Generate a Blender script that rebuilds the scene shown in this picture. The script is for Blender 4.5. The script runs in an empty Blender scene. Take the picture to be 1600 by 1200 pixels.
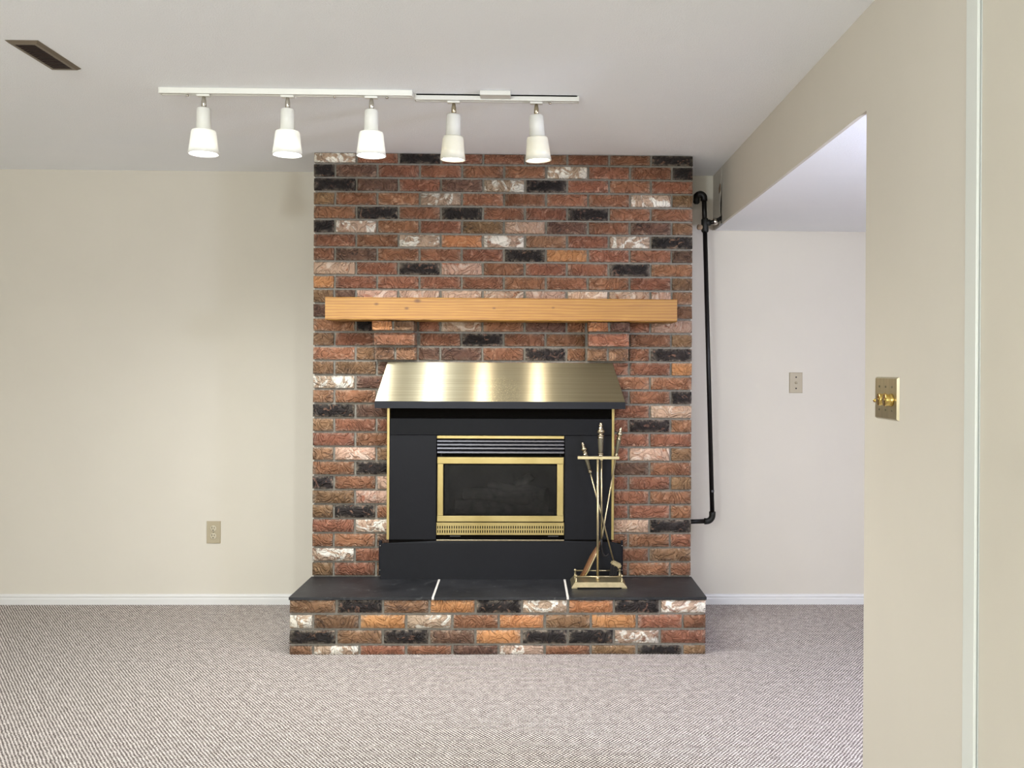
import bpy, bmesh, math, random
from mathutils import Vector, Matrix
random.seed(7)
scene = bpy.context.scene
C = scene.collection
PI = math.pi

# ------------------------------------------------------------------ camera
F_PX, CX, CY = 1486.0, 872.1, 578.6
YAW, PITCH, ROLL, CAM_Z = 0.0225, 0.0026, 0.0051, 1.2626
def cam_dir(u, v):
    c, s = math.cos(ROLL), math.sin(ROLL); u, v = c*u + s*v, -s*u + c*v
    x, y, z = u, 1.0, -v
    c, s = math.cos(PITCH), math.sin(PITCH); y, z = c*y + s*z, -s*y + c*z
    c, s = math.cos(YAW), math.sin(YAW); x, y = c*x + s*y, -s*x + c*y
    return Vector((x, y, z))
fw = cam_dir(0, 0); rt = (cam_dir(1, 0) - fw).normalized(); up = (cam_dir(0, -1) - fw).normalized(); fw.normalize()
cam_data = bpy.data.cameras.new('camera'); cam = bpy.data.objects.new('camera', cam_data); C.objects.link(cam)
cam.matrix_world = Matrix(((rt.x, up.x, -fw.x, 0), (rt.y, up.y, -fw.y, 0), (rt.z, up.z, -fw.z, CAM_Z), (0, 0, 0, 1)))
cam_data.sensor_fit = 'HORIZONTAL'; cam_data.sensor_width = 36
cam_data.lens = F_PX/1600*36
cam_data.shift_x = (800 - CX)/1600; cam_data.shift_y = (CY - 600)/1600
cam_data.clip_start = 0.05
scene.camera = cam

# ------------------------------------------------------------------ world, window fill, exposure
w = bpy.data.worlds.new('world'); scene.world = w; w.use_nodes = True
w.node_tree.nodes['Background'].inputs[0].default_value = (0.75, 0.85, 1.0, 1)
w.node_tree.nodes['Background'].inputs[1].default_value = 0.6
vs = scene.view_settings
vs.view_transform = 'Standard'; vs.look = 'None'; vs.gamma = 1; vs.use_curve_mapping = False
vs.exposure = 0.0
SPOT_W, SPOT_WARM_W, WINDOW_FILL_W, HALL_W, ROOM_FILL_W = 47.0, 25.0, 190.0, 98.0, 198.0
def area(name, loc, rot, sx, sy, power, col):
    l = bpy.data.lights.new(name, 'AREA'); l.shape = 'RECTANGLE'; l.size = sx; l.size_y = sy
    l.energy = power; l.color = col
    o = bpy.data.objects.new(name, l); C.objects.link(o); o.location = loc; o.rotation_euler = rot
    return o
# fill light through an added, unseen window in the wall behind the camera
area('window_fill', (-1.2, -2.75, 1.25), (PI/2, 0, 0), 3.6, 1.7, WINDOW_FILL_W, (1.0, 0.96, 0.88))

# ------------------------------------------------------------------ measured constants (metres)
H, HS = 2.2948, 0.2527            # ceiling, hearth top
XB, BW = -1.0764, 1.829           # chimney left edge and width
YB, YH, YW = 4.599, 4.1845, 5.079 # chimney face, hearth face, back wall
XS, ZS, YE = 0.939, 2.0026, 2.70  # right wall / soffit face, soffit underside, end of right wall
XL, YR, XH = -3.3, -2.6, 2.6      # left wall, rear wall, hall side wall

# ------------------------------------------------------------------ materials
def lin(c):
    c = c/255
    return c/12.92 if c <= 0.04045 else ((c + 0.055)/1.055)**2.4
def rgb(r, g, b): return (lin(r), lin(g), lin(b), 1)
class N:
    def __init__(s, name):
        s.m = bpy.data.materials.new(name); s.m.use_nodes = True
        s.t = s.m.node_tree; s.b = s.t.nodes['Principled BSDF']; s.out = s.t.nodes['Material Output']
    def n(s, typ, **kw):
        x = s.t.nodes.new(typ)
        for k, v in kw.items():
            if k.startswith('i_'):
                key = k[2:]; x.inputs[int(key) if key.isdigit() else key.replace('_', ' ')].default_value = v
            else: setattr(x, k, v)
        return x
    def l(s, a, b): s.t.links.new(a, b)
    def set(s, **kw):
        for k, v in kw.items(): s.b.inputs[k.replace('_', ' ')].default_value = v
    def coord(s, kind='Object', rand=False, scale=None):
        tc = s.n('ShaderNodeTexCoord'); o = tc.outputs[kind]
        if rand:
            oi = s.n('ShaderNodeObjectInfo')
            m = s.n('ShaderNodeMath', operation='MULTIPLY', i_1=37.0); s.l(oi.outputs['Random'], m.inputs[0])
            a = s.n('ShaderNodeVectorMath', operation='ADD'); s.l(o, a.inputs[0]); s.l(m.outputs[0], a.inputs[1]); o = a.outputs[0]
        if scale:
            mp = s.n('ShaderNodeMapping'); mp.inputs['Scale'].default_value = scale; s.l(o, mp.inputs[0]); o = mp.outputs[0]
        return o
    def noise(s, vec, scale, detail=3, rough=0.5, dist=0.0):
        x = s.n('ShaderNodeTexNoise'); x.inputs['Scale'].default_value = scale; x.inputs['Detail'].default_value = detail
        x.inputs['Roughness'].default_value = rough; x.inputs['Distortion'].default_value = dist
        s.l(vec, x.inputs['Vector']); return x.outputs[0]
    def ramp(s, fac, stops, interp='LINEAR'):
        r = s.n('ShaderNodeValToRGB'); r.color_ramp.interpolation = interp
        el = r.color_ramp.elements
        while len(el) < len(stops): el.new(0.5)
        for e, (p, c) in zip(el, stops): e.position = p; e.color = c
        s.l(fac, r.inputs[0]); return r.outputs[0]
    def mix(s, fac, a, b, blend='MIX'):
        x = s.n('ShaderNodeMix', data_type='RGBA', blend_type=blend)
        for i, v in ((0, fac), (6, a), (7, b)):
            if isinstance(v, (int, float, tuple)): x.inputs[i].default_value = v
            else: s.l(v, x.inputs[i])
        return x.outputs[2]
    def bump(s, h, strength=0.3, dist=0.01, chain=None):
        x = s.n('ShaderNodeBump', i_Strength=strength, i_Distance=dist); s.l(h, x.inputs['Height'])
        if chain is not None: s.l(chain, x.inputs['Normal'])
        s.l(x.outputs[0], s.b.inputs['Normal']); return x.outputs[0]
    def color(s, o): s.l(o, s.b.inputs['Base Color'])
K0, K1 = (0, 0, 0, 1), (1, 1, 1, 1)
M = {}
def plain(name, col, rough=0.5, metal=0.0, nscale=40, var=0.06, bump=0.0, spec=0.5):
    m = N(name); v = m.coord('Object'); f = m.noise(v, nscale, 4, 0.6)
    lo = tuple(c*(1 - var) for c in col[:3]) + (1,); hi = tuple(min(1, c*(1 + var)) for c in col[:3]) + (1,)
    m.color(m.ramp(f, [(0.3, lo), (0.7, hi)])); m.set(Roughness=rough, Metallic=metal); m.b.inputs['Specular IOR Level'].default_value = spec
    if bump: m.bump(f, bump, 0.002)
    M[name] = m.m; return m
plain('wall_paint', rgb(205, 198, 184), 0.85, nscale=3, var=0.015)
m = N('ceiling_paint'); v = m.coord('Object'); f = m.noise(v, 170, 4, 0.7)
m.color(m.ramp(m.noise(v, 2.5, 2), [(0.3, rgb(248, 250, 252)), (0.7, rgb(252, 253, 255))])); m.set(Roughness=0.95); m.bump(f, 0.55, 0.006); M['ceiling_paint'] = m.m
plain('trim_paint', rgb(214, 212, 208), 0.45, nscale=8, var=0.01)
plain('door_paint', rgb(203, 196, 180), 0.5, nscale=4, var=0.015)
plain('casing_paint', rgb(214, 216, 208), 0.4, nscale=4, var=0.01)
plain('mortar', rgb(128, 122, 112), 0.95, nscale=120, var=0.22, bump=0.5)
plain('grout', rgb(214, 208, 198), 0.9, nscale=90, var=0.15, bump=0.3)
plain('almond_light', rgb(188, 178, 154), 0.4, nscale=20, var=0.02)
plain('almond_plastic', rgb(168, 156, 130), 0.4, nscale=20, var=0.02)
plain('black_hole', rgb(16, 14, 12), 0.9, spec=0.05)
plain('black_steel', rgb(22, 22, 25), 0.45, nscale=5, var=0.05, spec=0.12)
plain('black_gloss', rgb(20, 21, 27), 0.4, nscale=5, var=0.04, spec=0.18)
plain('black_iron', rgb(18, 15, 14), 0.42, nscale=60, var=0.3, bump=0.3, spec=0.3)
plain('fitting_iron', rgb(26, 26, 22), 0.5, nscale=90, var=0.3, bump=0.4, spec=0.3)
plain('slat_steel', rgb(62, 62, 68), 0.4, metal=0.3)
plain('white_enamel', rgb(232, 231, 224), 0.35, nscale=10, var=0.01)
plain('grey_track', rgb(213, 211, 203), 0.4, nscale=10, var=0.01)
plain('chrome', rgb(205, 200, 190), 0.18, metal=1.0)
plain('pewter_brass', rgb(176, 164, 138), 0.22, metal=1.0, nscale=60, var=0.15)
plain('tool_grip', rgb(112, 106, 88), 0.4, metal=0.6)
plain('tool_brass', rgb(188, 174, 138), 0.3, metal=0.85, nscale=50, var=0.12)
plain('bristle', rgb(20, 18, 17), 0.9)
plain('shovel_bronze', rgb(120, 84, 56), 0.4, metal=0.5)
plain('vent_frame', rgb(116, 104, 88), 0.45, metal=0.3)
plain('vent_slat', rgb(46, 28, 21), 0.5)
plain('raw_gypsum', rgb(150, 128, 104), 0.95, nscale=25, var=0.35, bump=0.6)
plain('log_ceramic', rgb(136, 122, 110), 0.95, nscale=30, var=0.4, bump=0.8)
plain('firebox_black', rgb(38, 35, 33), 0.9)
plain('grey_badge', rgb(74, 74, 74), 0.5)

# brass with a brushed grain running along X
m = N('brushed_brass'); v = m.coord('Object', scale=(1.2, 260, 260)); f = m.noise(v, 1.0, 5, 0.65)
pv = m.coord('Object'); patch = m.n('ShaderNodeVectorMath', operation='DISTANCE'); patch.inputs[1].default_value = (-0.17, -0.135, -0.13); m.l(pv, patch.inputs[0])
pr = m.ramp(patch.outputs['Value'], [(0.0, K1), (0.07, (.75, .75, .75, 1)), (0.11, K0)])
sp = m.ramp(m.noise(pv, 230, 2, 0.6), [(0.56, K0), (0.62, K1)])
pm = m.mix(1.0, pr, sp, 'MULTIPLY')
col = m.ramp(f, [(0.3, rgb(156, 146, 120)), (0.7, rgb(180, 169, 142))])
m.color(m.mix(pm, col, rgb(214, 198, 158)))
gl = m.n('ShaderNodeBsdfAnisotropic'); gl.inputs['Anisotropy'].default_value = 0.82
m.l(m.b.inputs['Base Color'].links[0].from_socket, gl.inputs['Color'])
m.l(m.ramp(f, [(0.3, (.33, .33, .33, 1)), (0.7, (.37, .37, .37, 1))]), gl.inputs['Roughness'])
tv = m.n('ShaderNodeCombineXYZ'); tv.inputs[0].default_value = 1.0; m.l(tv.outputs[0], gl.inputs['Tangent'])
m.t.nodes.remove(m.b); m.l(gl.outputs[0], m.out.inputs[0])
M['brushed_brass'] = m.m
m = N('door_brass'); v = m.coord('Object'); f = m.noise(v, 6, 3)
m.color(m.ramp(f, [(0.3, rgb(150, 132, 82)), (0.7, rgb(170, 152, 102))])); m.set(Metallic=0.7, Roughness=0.36); M['door_brass'] = m.m
m = N('bright_brass'); m.set(Metallic=1.0, Roughness=0.16); v = m.coord('Object'); f = m.noise(v, 30, 2)
m.color(m.ramp(f, [(0.3, rgb(205, 172, 92)), (0.7, rgb(232, 208, 140))])); M['bright_brass'] = m.m
m = N('steel_plate'); v = m.coord('Object', scale=(1, 200, 8)); f = m.noise(v, 1, 4)
m.color(m.ramp(f, [(0.3, rgb(160, 150, 124)), (0.7, rgb(186, 176, 150))])); m.set(Metallic=0.8, Roughness=0.3); M['steel_plate'] = m.m

# glass
def glass(name, tint, refl):
    m = N(name); m.t.nodes.remove(m.b)
    tr = m.n('ShaderNodeBsdfTransparent'); tr.inputs[0].default_value = tint
    gl = m.n('ShaderNodeBsdfGlossy'); gl.inputs['Roughness'].default_value = refl
    v = m.coord('Object'); f = m.noise(v, 9, 4, 0.6, 0.6)
    fr = m.n('ShaderNodeFresnel', i_IOR=1.5)
    ml = m.n('ShaderNodeMath', operation='MULTIPLY'); m.l(fr.outputs[0], ml.inputs[0])
    m.l(m.ramp(f, [(0.3, (.55, .55, .55, 1)), (0.75, (1.1, 1.1, 1.1, 1))]), ml.inputs[1])
    mx = m.n('ShaderNodeMixShader'); m.l(ml.outputs[0], mx.inputs[0]); m.l(tr.outputs[0], mx.inputs[1]); m.l(gl.outputs[0], mx.inputs[2])
    m.l(mx.outputs[0], m.out.inputs[0]); M[name] = m.m
glass('smoked_glass', (0.46, 0.48, 0.50, 1), 0.10)
glass('clear_glass', (0.95, 0.97, 0.97, 1), 0.0)

def emit(name, col, s):
    m = N(name); m.color(m.ramp(m.noise(m.coord('Object'), 5), [(0, col), (1, col)]))
    m.b.inputs['Emission Color'].default_value = col; m.b.inputs['Emission Strength'].default_value = s; M[name] = m.m
emit('bulb_white', (1.0, 0.98, 0.95, 1), 26)
emit('bulb_warm', (1.0, 0.90, 0.74, 1), 13)
emit('hall_bulb', (0.96, 0.95, 1.0, 1), 6)

def shade(name, col, k):                          # thin moulded shade that lets some of the bulb's light through
    m = N(name); m.color(m.ramp(m.noise(m.coord('Object'), 9), [(0, col), (1, col)])); m.set(Roughness=0.35)
    tl = m.n('ShaderNodeBsdfTranslucent'); tl.inputs[0].default_value = col
    mx = m.n('ShaderNodeMixShader', i_0=k); m.l(m.b.outputs[0], mx.inputs[1]); m.l(tl.outputs[0], mx.inputs[2]); m.l(mx.outputs[0], m.out.inputs[0]); M[name] = m.m
shade('shade_white', rgb(240, 240, 236), 0.13); shade('shade_cream', rgb(224, 222, 210), 0.10)
# carpet: staggered loops with dark flecks
m = N('carpet'); v = m.coord('Object')
sx = m.n('ShaderNodeSeparateXYZ'); wob = m.n('ShaderNodeVectorMath', operation='MULTIPLY_ADD')
nz = m.n('ShaderNodeTexNoise', i_Scale=26.0, i_Detail=2.0); m.l(v, nz.inputs['Vector'])
wob.inputs[1].default_value = (0.008, 0.008, 0); m.l(nz.outputs['Color'], wob.inputs[0]); m.l(v, wob.inputs[2]); m.l(wob.outputs[0], sx.inputs[0])
def cosw(out, pitch):
    a = m.n('ShaderNodeMath', operation='MULTIPLY', i_1=2*PI/pitch); m.l(out, a.inputs[0])
    b = m.n('ShaderNodeMath', operation='COSINE'); m.l(a.outputs[0], b.inputs[0]); return b.outputs[0]
pr = m.n('ShaderNodeMath', operation='MULTIPLY'); m.l(cosw(sx.outputs[0], 0.0132), pr.inputs[0]); m.l(cosw(sx.outputs[1], 0.0190), pr.inputs[1])
hh = m.n('ShaderNodeMath', operation='MULTIPLY_ADD', i_1=0.5, i_2=0.5); m.l(pr.outputs[0], hh.inputs[0])
fleck = m.noise(v, 210, 2, 0.6); big = m.noise(v, 34, 3, 0.6)
ad = m.n('ShaderNodeMath', operation='MULTIPLY_ADD', i_1=1.05); m.l(fleck, ad.inputs[0]); m.l(hh.outputs[0], ad.inputs[2])
ad2 = m.n('ShaderNodeMath', operation='MULTIPLY_ADD', i_1=0.55); m.l(big, ad2.inputs[0]); m.l(ad.outputs[0], ad2.inputs[2])
sub = m.n('ShaderNodeMath', operation='MULTIPLY', i_1=0.72); m.l(ad2.outputs[0], sub.inputs[0])
dk = m.ramp(sub.outputs[0], [(0.52, rgb(232, 224, 216)), (0.80, rgb(212, 203, 195)), (1.0, rgb(98, 89, 84))])
m.color(dk); m.set(Roughness=1.0); m.b.inputs['Specular IOR Level'].default_value = 0.1
inv = m.n('ShaderNodeMath', operation='SUBTRACT', i_0=1.0); m.l(sub.outputs[0], inv.inputs[1]); m.bump(inv.outputs[0], 0.5, 0.006); M['carpet'] = m.m

# slate
m = N('slate'); v = m.coord('Object', rand=True); f = m.noise(v, 5, 6, 0.65, 0.5); g = m.noise(v, 22, 5, 0.7, 0.8)
c1 = m.ramp(f, [(0.3, rgb(26, 27, 29)), (0.7, rgb(50, 50, 52))])
c2 = m.ramp(g, [(0.60, K0), (0.72, K1)])
m.color(m.mix(m.mix(1.0, c2, (.35, .35, .35, 1), 'MULTIPLY'), c1, rgb(140, 140, 140))); m.set(Roughness=0.45); m.b.inputs['Specular IOR Level'].default_value = 0.3
m.bump(g, 0.25, 0.004); M['slate'] = m.m

# oak
m = N('oak'); v = m.coord('Object', scale=(1.6, 22, 22)); d = m.noise(v, 1.3, 4, 0.6, 1.2)
v2 = m.coord('Object', scale=(5, 190, 190)); g = m.noise(v2, 1.0, 3, 0.6)
wv = m.n('ShaderNodeTexWave', wave_type='BANDS', bands_direction='Z'); wv.inputs['Scale'].default_value = 2.6; wv.inputs['Distortion'].default_value = 7; wv.inputs['Detail'].default_value = 3; wv.inputs['Detail Scale'].default_value = 0.8
m.l(m.coord('Object', scale=(0.9, 9, 9)), wv.inputs[0])
c = m.mix(d, rgb(150, 105, 42), rgb(172, 129, 58))
c = m.mix(m.ramp(wv.outputs[0], [(0.35, (.0, .0, .0, 1)), (0.9, (.6, .6, .6, 1))]), c, rgb(128, 80, 36))
c = m.mix(m.ramp(g, [(0.3, (.5, .5, .5, 1)), (0.52, K0)]), c, rgb(120, 76, 38))
for kx, kz, kr in ((-0.555, 0.090, 0.016), (-0.605, 0.055, 0.010), (-0.745, 0.074, 0.010), (-0.01 + -0.19 + 0.0, 0.058, 0.007), (0.075, 0.062, 0.006)):
    vd = m.n('ShaderNodeVectorMath', operation='MULTIPLY'); vd.inputs[1].default_value = (0.75, 0.0, 1.2); m.l(m.coord('Object'), vd.inputs[0])
    ds = m.n('ShaderNodeVectorMath', operation='DISTANCE'); ds.inputs[1].default_value = (kx*0.75, 0, kz*1.2); m.l(vd.outputs[0], ds.inputs[0])
    c = m.mix(m.ramp(ds.outputs['Value'], [(kr*0.3, (.8, .8, .8, 1)), (kr, K0)]), c, rgb(80, 48, 26))
m.color(c); m.set(Roughness=0.55); m.bump(g, 0.12, 0.0015); M['oak'] = m.m

# bricks: one material per kind of firing
def brick_mat(name, lo, hi, patch, p0, p1, dark=None, gs=24):
    m = N(name); v = m.coord('Object', rand=True)
    oi = m.n('ShaderNodeObjectInfo')
    f = m.noise(v, 9, 5, 0.65, 0.7); g = m.noise(v, gs, 3, 0.55, 1.6); fine = m.noise(v, 260, 3, 0.7)
    c = m.mix(m.ramp(f, [(0.30, K0), (0.70, K1)]), lo, hi)
    c = m.mix(m.ramp(g, [(p0, K0), (p1, K1)]), c, patch)
    if dark:
        g2 = m.noise(m.coord('Object', rand=True, scale=(1, 1, 1.6)), 17, 3, 0.6, 1.2)
        c = m.mix(m.ramp(g2, [(0.60, K0), (0.68, (.8, .8, .8, 1))]), c, dark)
    sg = m.n('ShaderNodeSeparateXYZ'); m.l(m.coord('Generated'), sg.inputs[0]); es = []
    for ax_, pw_ in ((0, 9.0), (2, 4.5)):                        # lime bloom left along the arrises
        q = m.n('ShaderNodeMath', operation='MULTIPLY_ADD', i_1=2.0, i_2=-1.0); m.l(sg.outputs[ax_], q.inputs[0])
        q2 = m.n('ShaderNodeMath', operation='ABSOLUTE'); m.l(q.outputs[0], q2.inputs[0])
        q3 = m.n('ShaderNodeMath', operation='POWER', i_1=pw_); m.l(q2.outputs[0], q3.inputs[0]); es.append(q3.outputs[0])
    mxx = m.n('ShaderNodeMath', operation='MAXIMUM'); m.l(es[0], mxx.inputs[0]); m.l(es[1], mxx.inputs[1])
    mm = m.n('ShaderNodeMath', operation='MULTIPLY'); m.l(mxx.outputs[0], mm.inputs[0]); m.l(m.ramp(m.noise(v, 42, 4, 0.7), [(0.42, K0), (0.62, (.75, .75, .75, 1))]), mm.inputs[1])
    c = m.mix(mm.outputs[0], c, rgb(176, 160, 142))
    hsv = m.n('ShaderNodeHueSaturation'); hsv.inputs['Saturation'].default_value = 1.0
    vr = m.n('ShaderNodeMapRange', i_3=0.80, i_4=1.18); m.l(oi.outputs['Random'], vr.inputs[0]); m.l(vr.outputs[0], hsv.inputs['Value'])
    hr = m.n('ShaderNodeMapRange', i_3=0.496, i_4=0.511)
    fr = m.n('ShaderNodeMath', operation='FRACT'); q = m.n('ShaderNodeMath', operation='MULTIPLY', i_1=7.31); m.l(oi.outputs['Random'], q.inputs[0]); m.l(q.outputs[0], fr.inputs[0]); m.l(fr.outputs[0], hr.inputs[0]); m.l(hr.outputs[0], hsv.inputs['Hue'])
    c = m.mix(m.ramp(fine, [(0.35, (.25, .25, .25, 1)), (0.6, K0)]), c, (0.02, 0.012, 0.01, 1))
    m.l(c, hsv.inputs['Color']); m.color(hsv.outputs[0]); m.set(Roughness=0.8)
    # crescent dents
    dn = m.ramp(m.noise(v, 15, 2, 0.5, 2.2), [(0.40, K0), (0.52, K1), (0.60, (.3, .3, .3, 1)), (0.75, (.55, .55, .55, 1))])
    m.b.inputs['Specular IOR Level'].default_value = 0.3; b1 = m.bump(dn, 0.9, 0.007); m.bump(fine, 0.25, 0.0015, b1); M[name] = m.m
brick_mat('brick_red', rgb(110, 70, 51), rgb(149, 98, 73), rgb(174, 130, 106), 0.58, 0.74)
brick_mat('brick_tan', rgb(104, 76, 54), rgb(138, 102, 74), rgb(160, 128, 100), 0.58, 0.74, rgb(78, 58, 46))
brick_mat('brick_dark', rgb(82, 58, 48), rgb(114, 82, 66), rgb(142, 108, 88), 0.58, 0.72, rgb(42, 34, 32))
brick_mat('brick_black', rgb(20, 17, 17), rgb(44, 37, 35), rgb(112, 82, 68), 0.60, 0.68)
brick_mat('brick_white', rgb(160, 132, 110), rgb(188, 162, 140), rgb(228, 220, 206), 0.50, 0.56, rgb(138, 96, 76), 13)
brick_mat('brick_orange', rgb(164, 106, 68), rgb(188, 130, 88), rgb(198, 146, 106), 0.58, 0.74)
brick_mat('brick_pink', rgb(174, 136, 114), rgb(196, 162, 140), rgb(206, 182, 164), 0.54, 0.64, rgb(158, 98, 70), 15)
BM = dict(R='brick_red', T='brick_tan', D='brick_dark', B='brick_black', W='brick_white', O='brick_orange', P='brick_pink')

# ------------------------------------------------------------------ mesh helpers
def add_box(bm, x0, x1, y0, y1, z0, z1, bevel=0.0):
    r = bmesh.ops.create_cube(bm, size=1.0)
    for v in r['verts']:
        v.co = Vector((x0 + (v.co.x + .5)*(x1 - x0), y0 + (v.co.y + .5)*(y1 - y0), z0 + (v.co.z + .5)*(z1 - z0)))
    if bevel:
        es = {e for v in r['verts'] for e in v.link_edges}
        bmesh.ops.bevel(bm, geom=list(es), offset=bevel, segments=2, profile=0.6, affect='EDGES')
def add_tube(bm, pts, r, seg=12, cap=True):
    pts = [Vector(p) for p in pts]; rs = r if isinstance(r, (list, tuple)) else [r]*len(pts)
    rings = []; t0 = None
    for i, p in enumerate(pts):
        t = (pts[min(i+1, len(pts)-1)] - pts[max(i-1, 0)]).normalized()
        a = t.orthogonal().normalized() if t0 is None else (t0 - t*t0.dot(t)).normalized()
        t0 = a; b = t.cross(a)
        rings.append([bm.verts.new(p + (a*math.cos(2*PI*k/seg) + b*math.sin(2*PI*k/seg))*rs[i]) for k in range(seg)])
    for A, B in zip(rings, rings[1:]):
        for k in range(seg):
            f = bm.faces.new((A[k], A[(k+1) % seg], B[(k+1) % seg], B[k])); f.smooth = True
    if cap:
        bm.faces.new(rings[0][::-1]); bm.faces.new(rings[-1])
def add_lathe(bm, prof, seg=20, mat=None, cap=True):
    rings = []
    for r, z in prof:
        rings.append([bm.verts.new((max(r, 1e-5)*math.cos(2*PI*k/seg), max(r, 1e-5)*math.sin(2*PI*k/seg), z)) for k in range(seg)])
    vs_ = [v for R in rings for v in R]
    for A, B in zip(rings, rings[1:]):
        for k in range(seg):
            f = bm.faces.new((A[k], A[(k+1) % seg], B[(k+1) % seg], B[k])); f.smooth = True
    if cap:
        bm.faces.new(rings[0][::-1]); bm.faces.new(rings[-1])
    if mat is not None:
        for v in vs_: v.co = mat @ v.co
def add_poly(bm, pts, ext):                      # a flat outline pushed along ext
    A = [bm.verts.new(p) for p in pts]; e = Vector(ext); B = [bm.verts.new(Vector(p) + e) for p in pts]
    n = len(pts); bm.faces.new(A); bm.faces.new(B[::-1])
    for k in range(n): bm.faces.new((A[k], B[k], B[(k+1) % n], A[(k+1) % n]))
def mesh_from(name, bm, mat, recalc=True):
    if recalc: bmesh.ops.recalc_face_normals(bm, faces=bm.faces)
    me = bpy.data.meshes.new(name); bm.to_mesh(me); bm.free()
    if mat: me.materials.append(M[mat])
    return me
def obj(name, bm, mat, parent=None, loc=None, recalc=True):
    o = bpy.data.objects.new(name, mesh_from(name, bm, mat, recalc)); C.objects.link(o)
    if loc: o.location = loc
    if parent: o.parent = parent
    return o
def boxes(name, mat, parent, *bs, bevel=0.0):
    bm = bmesh.new()
    for b in bs: add_box(bm, *b, bevel=bevel)
    return obj(name, bm, mat, parent)
def struct(name, mat, *bs, parent=None, bevel=0.0):
    o = boxes(name, mat, parent, *bs, bevel=bevel)
    if not parent: o['kind'] = 'structure'
    return o
def thing(name, label, cat, loc=(0, 0, 0), group=None):
    o = bpy.data.objects.new(name, None); C.objects.link(o); o.location = loc; o.empty_display_size = 0.05
    o['label'] = label; o['category'] = cat
    if group: o['group'] = group
    return o

# ------------------------------------------------------------------ room shell
T = 0.1
struct('floor', 'carpet', (XL - T, XH + T, YR - T, YW + T, -0.08, 0.0))
struct('ceiling', 'ceiling_paint', (XL - T, XH + T, YR - T, YW + T, H, H + T))
struct('ceiling_hall', 'ceiling_paint', (XS + .012, XH, YE - .0, YW, ZS, ZS + .012), (XS + .12, XH, 0.0, YE, ZS, ZS + .012))
struct('wall_back', 'wall_paint', (XL - T, XH + T, YW, YW + T, 0, H))
struct('wall_left', 'wall_paint', (XL - T, XL, YR - T, YW, 0, H))
WX0, WX1, WZ0, WZ1 = -2.9, 0.5, 0.45, 2.05
struct('wall_rear', 'wall_paint', (XL, WX0, YR - T, YR, 0, H), (WX1, XS + .12, YR - T, YR, 0, H), (WX0, WX1, YR - T, YR, 0, WZ0), (WX0, WX1, YR - T, YR, WZ1, H))
win = struct('added_window_1', 'trim_paint', (WX0, WX1, YR - .08, YR - .02, WZ0, WZ0 + .05), (WX0, WX1, YR - .08, YR - .02, WZ1 - .05, WZ1), (WX0, WX0 + .05, YR - .08, YR - .02, WZ0 + .05, WZ1 - .05), (WX1 - .05, WX1, YR - .08, YR - .02, WZ0 + .05, WZ1 - .05), ((WX0 + WX1)/2 - .03, (WX0 + WX1)/2 + .03, YR - .08, YR - .02, WZ0 + .05, WZ1 - .05))  # unseen window, added to let the fill light in
xm = (WX0 + WX1)/2
boxes('pane', 'clear_glass', win, (WX0 + .05, xm - .03, YR - .052, YR - .048, WZ0 + .05, WZ1 - .05))
boxes('pane', 'clear_glass', win, (xm + .03, WX1 - .05, YR - .052, YR - .048, WZ0 + .05, WZ1 - .05))
DY0, DY1, DZ = 1.17, 1.995, 2.06
struct('wall_right', 'wall_paint', (XS, XS + .12, DY1 + .02, YE, 0, H), (XS, XS + .12, DY0 - .02, DY1 + .02, DZ + .02, H), (XS, XS + .12, YR, DY0 - .02, 0, H))
struct('wall_hall_side', 'wall_paint', (XH, XH + T, -T, YW, 0, H))
struct('wall_hall_rear', 'wall_paint', (XS + .12, XH, -T, 0.0, 0, H))

# door and casing in the right wall
d1 = struct('door_1', 'door_paint', (XS + .001, XS + .040, DY0 + .004, DY1 - .0005, 0.01, DZ - .004))
kn = bmesh.new(); rm = Matrix.Translation((XS + .001, 1.664, 1.078)) @ Matrix.Rotation(-PI/2, 4, 'Y')
add_lathe(kn, [(.001, 0), (.030, 0), (.030, .006), (.012, .010), (.011, .028), (.020, .036), (.026, .048), (.024, .058), (.012, .064), (.001, .065)], 20, rm)
obj('door_knob', kn, 'pewter_brass', d1)
struct('trim_1', 'casing_paint', (XS - .007, XS, 2.001, 2.054, 0, DZ + .06), (XS - .007, XS, DY0 - .06, DY0 - .004, 0, DZ + .06), (XS - .007, XS, DY0 - .004, 2.001, DZ + .004, DZ + .06), (XS + .002, XS + .12, DY1 + .006, DY1 + .02, 0, DZ + .02), (XS, XS + .12, DY0 - .02, DY0, 0, DZ + .02), bevel=.0015)

# soffit: a boxed run along the ceiling; its face stops short of the back wall and leaves a torn gap
bm = bmesh.new(); YG = 4.832
jag = [(YG, ZS), (YG - .006, ZS + .03), (YG + .004, ZS + .06), (YG - .004, ZS + .10), (YG + .003, ZS + .15), (YG - .003, ZS + .19), (YG + .005, ZS + .23), (YG - .002, ZS + .26), (YG, H)]
add_poly(bm, [(XS, YE, ZS)] + [(XS, y, z) for y, z in jag] + [(XS, YE, H)], (.012, 0, 0))
sf = obj('wall_soffit', bm, 'wall_paint'); sf['kind'] = 'structure'
bm = bmesh.new()
jag2 = [(YG + .045, ZS), (YG + .030, ZS + .04), (YG + .055, ZS + .07), (YG + .060, ZS + .11), (YG + .030, ZS + .16), (YG + .022, ZS + .21), (YG + .014, ZS + .26), (YG + .010, H)]
add_poly(bm, [(XS + .0005, YW, ZS), (XS + .0005, YW, H)] + [(XS + .0005, y, z) for y, z in jag2[::-1]], (.0016, 0, 0))
obj('patch_panel', bm, 'wall_paint', sf)
bm = bmesh.new()
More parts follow.
